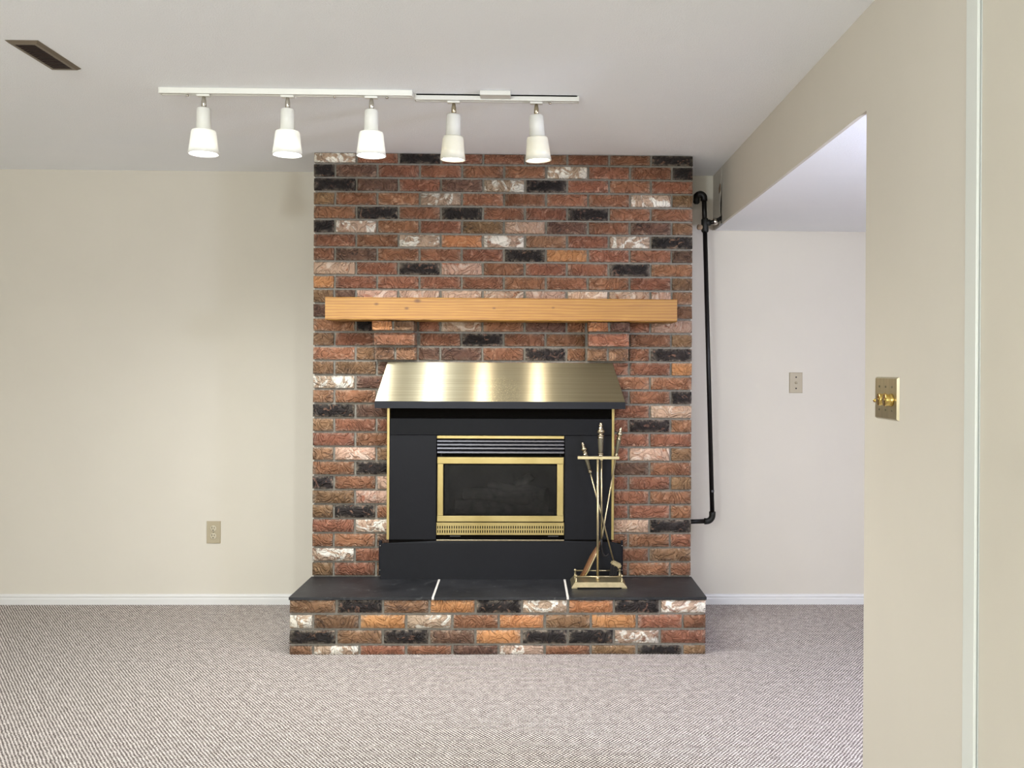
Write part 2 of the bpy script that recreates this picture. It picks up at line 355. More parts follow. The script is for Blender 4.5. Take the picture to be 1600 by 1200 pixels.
add_poly(bm, [(XS - .0005, YG + .03, ZS + .175), (XS - .0005, YG + .075, ZS + .165), (XS - .0005, YG + .085, ZS + .195), (XS - .0005, YG + .05, ZS + .215), (XS - .0005, YG + .028, ZS + .205)], (.0008, 0, 0))
obj('torn_paper', bm, 'raw_gypsum', sf)

# baseboards: stepped profile
def baseboard(name, x0, x1):
    bm = bmesh.new()
    prof = [(0, 0), (-.014, 0), (-.014, .030), (-.011, .034), (-.011, .040), (-.013, .043), (-.010, .052), (-.005, .055), (0, .055)]
    add_poly(bm, [(x0, YW + y, z) for y, z in prof], (x1 - x0, 0, 0))
    o = obj(name, bm, 'trim_paint'); o['kind'] = 'structure'
baseboard('baseboard_left', XL, XB)
baseboard('baseboard_right', XB + BW, XH)

# ------------------------------------------------------------------ chimney breast
FX0, FX1, FZ0, FZ1 = -0.462, 0.122, 0.462, 0.935      # firebox opening in the masonry
RC = 0.014
bm = bmesh.new()
cx0, cx1 = XB + .005, XB + BW - .005
for b in ((cx0, FX0, YB + RC, YW, 0, H), (FX1, cx1, YB + RC, YW, 0, H), (FX0, FX1, YB + RC, YW, 0, FZ0), (FX0, FX1, YB + RC, YW, FZ1, H), (FX0, FX1, YW - .08, YW, FZ0, FZ1)):
    add_box(bm, *b)
chim = obj('wall_chimney', bm, 'mortar'); chim['kind'] = 'structure'

def brick_mesh(name, wd, ht, dp, seed, mat, nx=3):
    rnd = random.Random(seed); bm = bmesh.new(); ch = .0030; nz = 2
    def J(a): return rnd.uniform(-a, a)
    front = [[bm.verts.new((-wd/2 + ch + (wd - 2*ch)*i/nx + J(.0012), J(.0016), ch + (ht - 2*ch)*k/nz + J(.0011))) for i in range(nx+1)] for k in range(nz+1)]
    for k in range(nz):
        for i in range(nx):
            f = bm.faces.new((front[k][i], front[k][i+1], front[k+1][i+1], front[k+1][i])); f.smooth = True
    ring = front[0][:] + [front[k][nx] for k in range(1, nz+1)] + front[nz][:-1][::-1] + [front[k][0] for k in range(nz-1, 0, -1)]
    side, back = [], []
    for v in ring:
        x, z = v.co.x, v.co.z
        X = (wd/2)*max(-1, min(1, x/(wd/2 - ch))) if abs(abs(x) - (wd/2 - ch)) < .002 else x
        Z = (0 if z < ch + .002 else ht if z > ht - ch - .002 else z)
        X += J(.0006); Z += J(.0006)
        side.append(bm.verts.new((X, .0045 + J(.0008), Z))); back.append(bm.verts.new((X, dp, Z)))
    n = len(ring)
    for k in range(n):
        f = bm.faces.new((ring[k], side[k], side[(k+1) % n], ring[(k+1) % n])); f.smooth = True
        bm.faces.new((side[k], back[k], back[(k+1) % n], side[(k+1) % n]))
    return mesh_from(name, bm, mat)
cache = {}
def brick(parent, x0, x1, zb, zt, yf, code, name='brick', dp=.045, jit=.0015):
    wd, ht = round(x1 - x0, 3), round(zt - zb, 3)
    key = (wd, ht, code, random.randrange(3), dp)
    if key not in cache:
        cache[key] = brick_mesh('brick', wd, ht, dp, hash(key[:2]) % 9999 + len(cache), BM[code], 3 if wd > .12 else 2)
    o = bpy.data.objects.new(name, cache[key]); C.objects.link(o)
    o.location = ((x0 + x1)/2, yf + random.uniform(-jit, jit), zb)
    o.parent = parent
    return o
PITCH_X, JT = BW/9, 0.0100
def joint(k):                                    # height of the bed joint below course k
    pts = [(-1, H), (0, 2.241), (9, 1.637), (19, .948), (29, HS)]
    for (a, za), (b, zb) in zip(pts, pts[1:]):
        if k <= b: return za + (zb - za)*(k - a)/(b - a)
ROWS = ['WRBRRRRRB', 'BDRRRRWRRB', 'BDRDWBRRR', 'TRRWRRRRWT', 'RBRBRRBRR', 'BWRRTPDRDT', 'RRWOWTRWB', 'RDRRRBORRD',
        'PRBPRRRBR', 'ORRRRRRRRT', 'TPPPPPPPP', 'DTRDRDRRTT', 'RBRPRDRRP', 'TRRRBRRDRT', 'RTDDRBRRB', 'TTDRRRRRRO',
        'WDRRRRRRR', 'TRRRRRRDRB', 'BDRRRRRRP', 'TRRRRRRRBR', 'RRRRRRRRR', 'TPTRRRRRPT', 'RBRRRRRDR', 'BRPRRRRRRT',
        'TPRRRRRRR', 'TBRRRRRRRR', 'RWRRRRRPB', 'RRDRRRRRRR', 'WRRRRRRRT', 'TRTRRRRRRR']
CORB = [(-0.7745, -0.5790), (0.2425, 0.4395)]    # the two corbels under the mantel
for k, codes in enumerate(ROWS):
    zt, zb = joint(k-1) - (JT*.5 if k else .003), joint(k) + JT*.5
    spans, x = [], XB
    for i, cd in enumerate(codes):
        wd = PITCH_X if len(codes) == 9 or 0 < i < 9 else PITCH_X/2
        spans.append((x + (JT/2 if i else 0), x + wd - (JT/2 if i < len(codes)-1 else 0), cd)); x += wd
    if k == 10:
        a, b, cd = spans[0]; mdl = (a + b)/2
        spans[0:1] = [(a, mdl - .005, 'T'), (mdl + .005, b, 'D')]
        a, b, cd = spans[-1]; mdl = (a + b)/2; spans[-1:] = [(a, mdl - .005, 'P'), (mdl + .005, b, 'T')]
    for a, b, cd in spans:
        if a > -.690 and b < .345 and zb > .26 and zt < 1.262: continue        # wholly behind the metal fireplace
        if k in (12, 13, 14):                                                    # cut around the corbels
            parts = [(a, b)]
            for c0, c1 in CORB:
                nxt = []
                for p, q in parts:
                    lo, hi = c0 - .009, c1 + .009
                    if q <= lo or p >= hi: nxt.append((p, q))
                    else:
                        if lo - p > .02: nxt.append((p, lo))
                        if q - hi > .02: nxt.append((hi, q))
                parts = nxt
            for p, q in parts: brick(chim, p, q, zb, zt, YB, cd)
        else:
            brick(chim, a, b, zb, zt, YB, cd)
# stepped corbel bricks
for ci, (c0, c1) in enumerate(CORB):
    for k, out, cds in ((12, .118, ('OT', 'OD')[ci]), (13, .082, 'RR'[ci]), (14, .044, ('TT', 'TT')[ci])):
        zt, zb = joint(k-1) - JT*.5, joint(k) + JT*.5
        if k == 12: zt = 1.4795
        if len(cds) == 1: brick(chim, c0 + .003, c1, zb, zt, YB - out, cds, 'corbel_brick', out + .01, .0005)
        else:
            md = (c0 + c1)/2
            brick(chim, c0, md - .005, zb, zt, YB - out, cds[0], 'corbel_brick', out + .01, .0005); brick(chim, md + .005, c1, zb, zt, YB - out, cds[1], 'corbel_brick', out + .01, .0005)
    bm = bmesh.new(); add_box(bm, c0 + .008, c1 - .008, YB - .066, YB + .016, joint(12) - .006, joint(12) + .006); add_box(bm, c0 + .008, c1 - .008, YB - .030, YB + .016, joint(13) - .006, joint(13) + .006)
    add_box(bm, (c0 + c1)/2 - .006, (c0 + c1)/2 + .006, YB - .104, YB + .016, joint(12) + .006, 1.478); add_box(bm, (c0 + c1)/2 - .006, (c0 + c1)/2 + .006, YB - .032, YB + .016, joint(14) + .006, joint(13) - .006)
    obj('corbel_mortar', bm, 'mortar', chim)
# brickwork on the two returns
def returns(parent, xl, xr, y0, y1, courses, name):
    bm = bmesh.new()
    for k, (zb, zt) in enumerate(courses):
        for side in (0, 1):
            y = y0 + (.055 if k % 2 == 0 else .104) + .0
            first = True
            while y < y1 - .03:
                e = min(y + (.1 if (first and k % 2) else PITCH_X - JT), y1 - .002)
                if side == 0: add_box(bm, xl, xl + .02, y, e, zb, zt)
                else: add_box(bm, xr - .02, xr, y, e, zb, zt)
                y = e + JT; first = False
    o = obj(name, bm, 'brick_red', parent); o['kind'] = 'stuff'
returns(chim, XB, XB + BW, YB, YW, [(joint(k) + .005, joint(k-1) - (.005 if k else .003)) for k in range(30)], 'side_brickwork')

# ------------------------------------------------------------------ raised hearth
hearth = thing('hearth', 'raised brick hearth with dark slate top below the fireplace', 'hearth', ((XB + BW/2), YH, 0))
def at_parent(o, p): o.parent = p; o.matrix_parent_inverse = Matrix.Translation(-p.location); return o
SL = .0115
at_parent(boxes('mortar_core', 'mortar', None, (cx0, cx1, YH + .010, YB + RC - .001, 0, HS - SL - .001)), hearth)
HR = [('TBTOBWOBW', .1835, .2390), ('WTOWROTORR', .1160, .1735), ('BTBDOBBWR', .0485, .1060), ('TWRRDWRTBT', 0.0, .0385)]
HR[1] = ('WTOWROTORR', .1160, .1735)
for codes, zb, zt in HR:
    x = XB
    for i, cd in enumerate(codes):
        wd = PITCH_X if len(codes) == 9 or 0 < i < 9 else PITCH_X/2
        at_parent(brick(None, x + (JT/2 if i else 0), x + wd - (JT/2 if i < len(codes)-1 else 0), zb, zt, YH, cd), hearth); x += wd
hb = bmesh.new()
for k, (codes, zb, zt) in enumerate(HR):
    for xa, xc in ((XB, XB + .02), (XB + BW - .02, XB + BW)):
        for ya, yc in (((YH + .05, YH + .243), (YH + .253, YB + .008)) if k % 2 else ((YH + .05, YH + .142), (YH + .152, YH + .345), (YH + .355, YB + .008))):
            add_box(hb, xa, xc, ya, yc, zb, zt)
ho = obj('side_brickwork', hb, 'brick_red'); ho['kind'] = 'stuff'; at_parent(ho, hearth)
SJ = [(-.4604, -.4506), (.1374, .1415)]
edges = [((XB - .002, XB - .003), SJ[0]), (SJ[0], SJ[1]), (SJ[1], (XB + BW + .002, XB + BW + .003))]
for i, ((lb, lf), (rb, rf)) in enumerate(edges):
    g = .005
    lb2, lf2 = (lb + g, lf + g) if i else (lb, lf); rb2, rf2 = (rb - g, rf - g) if i < 2 else (rb, rf)
    bm = bmesh.new(); n = 14; rnd = random.Random(i); y0 = YH - .004; y1 = YB - .002
    pts = [(lb2, y1), (rb2, y1)] + [(rf2 + (lf2 - rf2)*k/n, y0 + rnd.uniform(-.0025, .0025)) for k in range(n+1)]
    add_poly(bm, [(x, y, HS) for x, y in pts], (0, 0, -SL))
    o = obj('slate_slab', bm, 'slate'); at_parent(o, hearth)
for (b, f) in SJ:
    bm = bmesh.new(); add_poly(bm, [(b - .005, YB - .002, HS - .0005), (b + .005, YB - .002, HS - .0005), (f + .005, YH - .003, HS - .0005), (f - .005, YH - .003, HS - .0005)], (0, 0, -SL + .002))
    at_parent(obj('grout_joint', bm, 'grout'), hearth)

# ------------------------------------------------------------------ mantel
bm = bmesh.new(); rnd = random.Random(3); n = 36; MX0, MX1, MZ0, MZ1, MY0 = -.9815, .654, 1.4802, 1.5855, 4.429
rings = []
for i in range(n + 1):
    x = MX0 + (MX1 - MX0)*i/n; c = .004; j = lambda a=.0010: rnd.uniform(-a, a)
    y0, y1, z0, z1 = MY0 - MY0, YB - .003 - MY0, 0, MZ1 - MZ0
    sec = [(y0 + c + j(), z0 + j(.0016)*(1 if i not in (0,) else 2)), (y0 + j(), z0 + c + j()), (y0 + j(), z1 - c + j()), (y0 + c + j(), z1 + j(.0006)), (y1, z1), (y1, z0)]
    sec = [(a, max(b, 0)) for a, b in sec]
    rings.append([bm.verts.new((x, a, b)) for a, b in sec])
for A, B in zip(rings, rings[1:]):
    for k in range(6): bm.faces.new((A[k], B[k], B[(k+1) % 6], A[(k+1) % 6]))
bm.faces.new(rings[0][::-1]); bm.faces.new(rings[-1])
mt = obj('mantel_beam', bm, 'oak', None, (0, MY0, MZ0)); mt['label'] = 'honey coloured oak mantel beam resting on two brick corbels'; mt['category'] = 'mantel'

# ------------------------------------------------------------------ gas fireplace insert
fp = thing('gas_fireplace', 'black gas fireplace with brass hood, brass framed glass door and vents', 'fireplace', (-.170, YB, HS))
def P(o): return at_parent(o, fp)
S = 4.549                                           # face of the surround
PZ0, PZ1, PX0, PX1 = .4400, 1.0985, -.7117, .3730
IX0, IX1 = -.4769, .1367
FOLD = .9385
P(boxes('side_panel', 'black_steel', None, (PX0 + .013, IX0, S, YB - .004, PZ0, FOLD), bevel=.001))
P(boxes('side_panel', 'black_steel', None, (IX1, PX1 - .013, S, YB - .004, PZ0, FOLD), bevel=.001))
P(boxes('top_panel', 'black_steel', None, (PX0 + .013, PX1 - .013, S, YB - .004, FOLD + .0012, 1.018), bevel=.001))
P(boxes('recessed_header', 'black_hole', None, (PX0 + .013, PX1 - .013, S + .028, YB - .004, 1.0182, 1.075)))
for xa, xc in ((PX0, PX0 + .0122), (PX1 - .0122, PX1)):
    P(boxes('edge_trim', 'door_brass', None, (xa, xc, S - .003, YB - .004, PZ0, 1.072), bevel=.001))
# insert body inside the masonry
bx = bmesh.new()
add_box(bx, FX0 + .002, FX1 - .002, YW - .10, YW - .09, FZ0 + .002, FZ1 - .002)
add_box(bx, FX0 + .002, FX0 + .008, S + .03, YW - .10, FZ0 + .002, FZ1 - .002); add_box(bx, FX1 - .008, FX1 - .002, S + .03, YW - .10, FZ0 + .002, FZ1 - .002)
add_box(bx, FX0 + .008, FX1 - .008, S + .03, YW - .10, FZ1 - .008, FZ1 - .002); add_box(bx, FX0 + .008, FX1 - .008, S + .03, YW - .10, FZ0 + .002, FZ0 + .060)
P(obj('firebox', bx, 'firebox_black'))
# logs and ember bed behind the glass
rl = random.Random(11)
for (xa, ya, za), (xc, yc, zc), r in (((-.40, 4.70, .575), (.06, 4.74, .572), .042), ((-.36, 4.76, .63), (-.02, 4.66, .622), .034), ((-.24, 4.80, .66), (.05, 4.69, .640), .030), ((-.10, 4.78, .675), (-.02, 4.70, .725), .022)):
    bm = bmesh.new(); n = 9
    pts = [Vector((xa + (xc - xa)*i/n, ya + (yc - ya)*i/n, za + (zc - za)*i/n)) + Vector((0, rl.uniform(-.005, .005), rl.uniform(-.005, .005))) for i in range(n+1)]
    add_tube(bm, pts, [r*rl.uniform(.82, 1.12) for _ in pts], 10); P(obj('ceramic_log', bm, 'log_ceramic'))
bm = bmesh.new(); gx, gy = 22, 8; gv = []
for i in range(gx + 1):
    gv.append([bm.verts.new((-.43 + .52*i/gx, 4.60 + .26*j/gy, .523 + .03*math.sin(PI*i/gx)*(.4 + .6*j/gy) + rl.uniform(-.006, .006))) for j in range(gy + 1)])
for i in range(gx):
    for j in range(gy): bm.faces.new((gv[i][j], gv[i+1][j], gv[i+1][j+1], gv[i][j+1]))
eb = obj('ember_bed', bm, 'log_ceramic'); eb['kind'] = 'stuff'; P(eb)
# louvres
P(boxes('top_strip', 'door_brass', None, (IX0 + .003, IX1 - .004, S - .006, S + .03, .9225, .9365), bevel=.002))
P(boxes('louvre_back', 'black_hole', None, (IX0 + .001, IX1 - .001, S + .036, YB - .004, .8345, .9365)))
for z in (.9068, .8895, .8722, .8530):
    bm = bmesh.new()
    add_poly(bm, [(IX0 + .004, S - .001, z), (IX0 + .004, S + .003, z + .007), (IX0 + .004, S + .030, z + .016), (IX0 + .004, S + .030, z + .013), (IX0 + .004, S + .004, z)], (IX1 - IX0 - .008, 0, 0))
    P(obj('louvre_slat', bm, 'slat_steel'))
# door frame: four brass rails, and the glass
DX0, DX1, DZ0, DZ1 = -.4715, .1312, .5268, .8345
GX0, GX1, GZ0, GZ1 = -.4427, .0994, .5545, .8030
fr = boxes('door_frame', 'door_brass', None, (DX0, DX1, S - .010, S + .022, GZ1, DZ1), (DX0, DX1, S - .010, S + .022, DZ0, GZ0), (DX0 + .001, GX0, S - .009, S + .022, GZ0, GZ1), (GX1, DX1 - .001, S - .009, S + .022, GZ0, GZ1), bevel=.002); P(fr)
gl = boxes('glass_pane', 'smoked_glass', None, (GX0 - .004, GX1 + .004, S + .006, S + .010, GZ0 - .004, GZ1 + .004)); P(gl)
gk = boxes('gasket', 'black_hole', None, (GX0, GX1, S + .001, S + .006, GZ1 - .006, GZ1), (GX0, GX1, S + .001, S + .006, GZ0, GZ0 + .003), (GX0, GX0 + .004, S + .001, S + .006, GZ0, GZ1), (GX1 - .004, GX1, S + .001, S + .006, GZ0, GZ1)); P(gk)
# pierced brass grille
bm = bmesh.new(); GA, GB, gz0, gz1 = -.4735, .1335, .4640, .5228; gy0, gy1 = S - .008, S - .004
rails = [(gz0, gz0 + .0085), (gz0 + .0230, gz0 + .0290), (gz0 + .0430, gz1 - .004)]
for a, b in rails: add_box(bm, GA, GB, gy0, gy1, a, b)
add_box(bm, GA, GB, gy0 - .004, gy1 + .02, gz1 - .004, gz1)
ns = 54; pw = (GB - GA)/ns
for (za, zb2), off in (((gz0 + .0085, gz0 + .0230), 0), ((gz0 + .0290, gz0 + .0430), .0)):
    for i in range(ns + 1):
        x = GA + i*pw; add_box(bm, max(GA, x - pw*.27), min(GB, x + pw*.27), gy0, gy1, za, zb2)
P(obj('pierced_grille', bm, 'door_brass'))
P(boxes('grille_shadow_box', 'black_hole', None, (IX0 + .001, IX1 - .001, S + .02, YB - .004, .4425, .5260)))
P(boxes('bottom_strip', 'pewter_brass', None, (GA - .001, GB + .001, S - .010, S + .02, .4350, .4415), bevel=.001))
for xa in (-.412, .058): P(boxes('name_badge', 'grey_badge', None, (xa, xa + .050, S + .017, S + .0195, .4510, .4550)))
# lower base panel, leaning a little, with side flanges and screws
bm = bmesh.new()
add_poly(bm, [(-.738, YB - .062, HS + .0005), (.409, YB - .062, HS + .0005), (.409, YB - .054, .4180), (.372, YB - .054, .4290), (.14, YB - .052, .4345), (-.478, YB - .052, .4345), (-.70, YB - .054, .4240), (-.738, YB - .054, .4220)], (0, .003, 0))
P(obj('base_panel', bm, 'black_steel'))
P(boxes('base_box', 'black_hole', None, (-.733, .404, YB - .050, YB - .004, HS + .001, .4170), (-.702, .364, YB - .042, YB - .004, .4170, .4398)))
for xa, xc in ((-.7540, -.7385), (.4095, .4205)):
    fl = boxes('base_flange', 'black_gloss', None, (xa, xc, YB - .020, YB - .004, HS + .012, .4300), bevel=.003); P(fl)
for xx, zz in ((-.7465, .287), (-.7465, .405), (.415, .287), (.415, .405)):
    bm = bmesh.new(); add_lathe(bm, [(.0005, 0), (.0042, 0), (.003, .003), (.0005, .0035)], 10, Matrix.Translation((xx, YB - .020, zz)) @ Matrix.Rotation(PI/2, 4, 'X')); P(obj('screw', bm, 'chrome'))
# hood
HT = (-.7175, .3664, YB - .004, 1.2860); HL = (-.7500, .4137, 4.429, 1.1040); LB = 1.0715
bm = bmesh.new(); oz = HT[3]; oy = YB
def V(x, y, z): return bm.verts.new((x, y - oy, z - oz))
nn = 1
a, b, c, d = V(HT[0], HT[2], HT[3]), V(HT[1], HT[2], HT[3]), V(HL[1], HL[2], HL[3]), V(HL[0], HL[2], HL[3])
e, f_ = V(HL[0], HT[2], HL[3]), V(HL[1], HT[2], HL[3])
bm.faces.new((a, d, c, b)); bm.faces.new((a, e, d)); bm.faces.new((b, c, f_)); bm.faces.new((a, b, f_, e)); bm.faces.new((e, f_, c, d))
P(obj('hood_sheet', bm, 'brushed_brass', None, (0, oy, oz)))
P(boxes('hood_lip', 'black_gloss', None, (HL[0] - .001, HL[1] + .001, HL[2] - .001, HL[2] + .003, LB, HL[3] - .0005), (HL[0] - .001, HL[0] + .002, HL[2] + .003, YB - .004, LB, HL[3] - .0005), (HL[1] - .002, HL[1] + .001, HL[2] + .003, YB - .004, LB, HL[3] - .0005)))

# ------------------------------------------------------------------ fireplace tools
TZ = HS + .001
st = thing('tool_stand', 'brass fireplace tool stand with railed base on the slate hearth', 'tool stand', (.2889, 4.42, TZ))
def Q(o, p=None): return at_parent(o, p or st)
bm = bmesh.new(); bz0, bz1 = TZ + .005, TZ + .026
lo = [(.164, 4.3415), (.419, 4.3415), (.419, 4.515), (.164, 4.515)]; hi = [(.180, 4.354), (.401, 4.354), (.401, 4.502), (.180, 4.502)]
A = [bm.verts.new((x, y, bz0)) for x, y in lo]; B = [bm.verts.new((x, y, bz1)) for x, y in hi]
bm.faces.new(A[::-1]); bm.faces.new(B)
for k in range(4): bm.faces.new((A[k], A[(k+1) % 4], B[(k+1) % 4], B[k]))
Q(obj('base_plate', bm, 'tool_brass'))
for x in (.164, .394):
    for y in (4.3415, 4.49): Q(boxes('foot', 'tool_brass', None, (x, x + .025, y, y + .025, TZ, TZ + .0055)))
PT = [(.186, 4.362), (.396, 4.362), (.396, 4.494), (.186, 4.494)]; RZ = .304
for x, y in PT:
    bm = bmesh.new(); add_lathe(bm, [(.006, 0), (.007, .003), (.0035, .007), (.0055, .012), (.0035, .016), (.003, .021), (.006, .024), (.0065, .028), (.004, .032), (.0005, .033)], 12, Matrix.Translation((x, y, bz1)))
    Q(obj('rail_post', bm, 'tool_brass'))
for (xa, ya), (xc, yc) in zip(PT, PT[1:] + PT[:1]):
    bm = bmesh.new(); add_tube(bm, [(xa, ya, RZ), (xc, yc, RZ)], .0028, 10); Q(obj('gallery_rail', bm, 'tool_brass'))
bm = bmesh.new(); add_tube(bm, [(.2885, 4.42, bz1), (.2862, 4.42, .846)], .0058, 14); Q(obj('post', bm, 'tool_brass'))
bm = bmesh.new(); add_lathe(bm, [(.009, 0), (.010, .006), (.006, .012)], 14, Matrix.Translation((.2885, 4.42, bz1))); Q(obj('post_collar', bm, 'tool_brass'))
bm = bmesh.new()
for q in ((.192, .386),): add_box(bm, q[0], q[1], 4.413, 4.427, .838, .852, .002)
for x0 in (.192, .372): add_box(bm, x0, x0 + .014, 4.427, 4.468, .840, .850, .002)
add_box(bm, .2985, .3105, 4.427, 4.4445, .832, .842, .001)
Q(obj('crossbar', bm, 'tool_brass'))
HANDLE = [(.0135, 0), (.0155, .003), (.0155, .006), (.011, .008), (.0165, .013), (.0165, .016), (.011, .018), (.009, .022), (.0165, .028), (.0185, .034), (.0165, .040), (.010, .044), (.012, .047), (.012, .050), (.007, .053), (.0095, .058), (.0095, .062), (.006, .066), (.0075, .070), (.006, .074), (.001, .076)]
GRIP = [(.0105, -.060), (.0085, -.061), (.0145, 0), (.001, .001)]
COLL = [(.011, -.006), (.013, -.003), (.011, 0), (.009, .002), (.0125, .005), (.0125, .008), (.009, .011)]
def handle(parent, at, axis, s=1.0, glen=.06):
    z = Vector(axis).normalized(); rot = z.to_track_quat('Z', 'Y').to_matrix().to_4x4()
    T0 = Matrix.Translation(Vector(at)) @ rot @ Matrix.Scale(s, 4)
    bm = bmesh.new(); add_lathe(bm, COLL, 16, T0); Q(obj('ferrule', bm, 'pewter_brass'), parent)
    bm = bmesh.new(); add_lathe(bm, [(.0085, .011), (.0095, .014), (.0135, .011 + glen), (.0135, .012 + glen)], 16, T0); Q(obj('grip', bm, 'tool_grip'), parent)
    bm = bmesh.new(); add_lathe(bm, [(r, zz + .012 + glen) for r, zz in HANDLE], 16, T0); Q(obj('finial', bm, 'pewter_brass'), parent)
handle(st, (.2990, 4.42, .858), (0, 0, 1), 1.0, .064)
# poker behind the post
pk = thing('fire_poker', 'brass fire poker with small hooked tip hanging behind the stand post', 'poker', (.3075, 4.450, .38))
bm = bmesh.new(); add_tube(bm, [(.3055, 4.450, .846), (.3078, 4.450, .46)], .0042, 12); Q(obj('shaft', bm, 'tool_brass'), pk)
bm = bmesh.new(); add_tube(bm, [(.3078, 4.450, .462), (.3080, 4.450, .43), (.311, 4.450, .40), (.319, 4.450, .384), (.329, 4.450, .380), (.337, 4.450, .386), (.341, 4.450, .396)], [.006, .0055, .005, .0045, .004, .003, .001], 10); Q(obj('hook', bm, 'black_iron'), pk)
handle(pk, (.3055, 4.450, .850), (0, 0, 1), .5, .06)
# brush leaning to the left
br = thing('hearth_brush', 'hearth brush with black bristles leaning across the tool stand', 'brush', (.376, 4.476, .28))
ba, bb = Vector((.2532, 4.476, .7744)), Vector((.3671, 4.476, .352))
ax = (ba - bb).normalized()
bm = bmesh.new(); add_tube(bm, [ba, bb], .0036, 10); Q(obj('shaft', bm, 'tool_brass'), br)
handle(br, ba, ax, .82, .088)
tr = Matrix.Translation((.378, 4.476, .338)) @ Matrix.Rotation(-.45, 4, 'Y').inverted()
bm = bmesh.new(); r = bmesh.ops.create_cube(bm, size=1.0)
for v in r['verts']: v.co = Vector((v.co.x*.052, v.co.y*.030, v.co.z*.024))
bmesh.ops.bevel(bm, geom=bm.edges[:], offset=.006, segments=3, affect='EDGES')
for v in bm.verts: v.co = tr @ v.co
Q(obj('brush_head', bm, 'tool_brass'), br)
bm = bmesh.new(); rb = random.Random(5)
for i in range(140):
    x, y = rb.uniform(-.022, .013), rb.uniform(-.011, .011); p0 = tr @ Vector((x, y, -.008)); p1 = Vector((p0.x + rb.uniform(-.006, .004) - .004, p0.y + rb.uniform(-.004, .004), bz1 + .002 + rb.uniform(0, .008)))
    add_tube(bm, [p0, p1], .0014, 4, False)
bo = obj('bristles', bm, 'bristle'); bo['kind'] = 'stuff'; Q(bo, br)
# shovel leaning to the right
sh = thing('ash_shovel', 'ash shovel with curved bronze scoop leaning across the tool stand', 'shovel', (.24, 4.46, .28))
sa, sb = Vector((.3773, 4.484, .852)), Vector((.3128, 4.484, .4683))
ax = (sa - sb).normalized()
bm = bmesh.new(); add_tube(bm, [sa, sb, (.300, 4.474, .438)], .0036, 10); Q(obj('shaft', bm, 'tool_brass'), sh)
handle(sh, sa, ax, .82, .075)
bm = bmesh.new(); prof = [(.297, .440, .006), (.286, .426, .010), (.270, .404, .017), (.252, .374, .018), (.236, .340, .018), (.222, .310, .018), (.206, .2835, .018)]
rows = []
for x, z, hw in prof:
    rows.append([bm.verts.new((x + 1.5*hw*abs(t)**3, 4.4715 + hw*t, z + .006*abs(t)**3)) for t in (-1, -.8, -.4, 0, .4, .8, 1)])
for A, B in zip(rows, rows[1:]):
    for k in range(6):
        f = bm.faces.new((A[k], A[k+1], B[k+1], B[k])); f.smooth = True
bmesh.ops.recalc_face_normals(bm, faces=bm.faces); bmesh.ops.solidify(bm, geom=bm.faces[:], thickness=.003)
Q(obj('scoop', bm, 'shovel_bronze'), sh)
bm = bmesh.new(); add_tube(bm, [(x + 1.5*hw, 4.4715 - hw, z + .006) for x, z, hw in prof[2:]], .0042, 8); Q(obj('rolled_edge', bm, 'tool_brass'), sh)

# ------------------------------------------------------------------ track lighting
ZT = H - .0005
def rail(label, x0, x1, y, mat, stops):
    t = thing('track_rail', label, 'track light', ((x0 + x1)/2, y, ZT), 'track rails on the ceiling')
    bm = bmesh.new()
    add_box(bm, x0, x1, y - .0175, y - .006, ZT - .021, ZT, .001); add_box(bm, x0, x1, y + .006, y + .0175, ZT - .021, ZT, .001); add_box(bm, x0, x1, y - .006, y + .006, ZT - .010, ZT)
    at_parent(obj('rail_channel', bm, mat), t)
    for x in (x0 - .003, x1): at_parent(boxes('end_cap', mat, None, (x, x + .003, y - .018, y + .018, ZT - .0215, ZT)), t)
    for x in stops:
        bm = bmesh.new(); add_lathe(bm, [(.001, 0), (.005, .0), (.005, .006), (.001, .007)], 8, Matrix.Translation((x, y, ZT - .028))); at_parent(obj('locking_screw', bm, 'chrome'), t)
    return t
YT1, YT2 = 3.572, 3.622
rail('long white ceiling track rail carrying three lamp heads', -1.402, -.472, YT1, 'white_enamel', (-1.305, -.76, -.565))
t2 = rail('short off-white ceiling track rail with junction box carrying two lamp heads', -.464, .152, YT2, 'grey_track', (.045,))
at_parent(boxes('junction_box', 'grey_track', None, (-.217, -.103, YT2 - .075, YT2 - .0185, ZT - .017, ZT), bevel=.002), t2)
at_parent(boxes('rail_gap', 'black_hole', None, (-.460, .148, YT2 - .0195, YT2 - .0178, ZT - .0045, ZT - .0002)), t2)
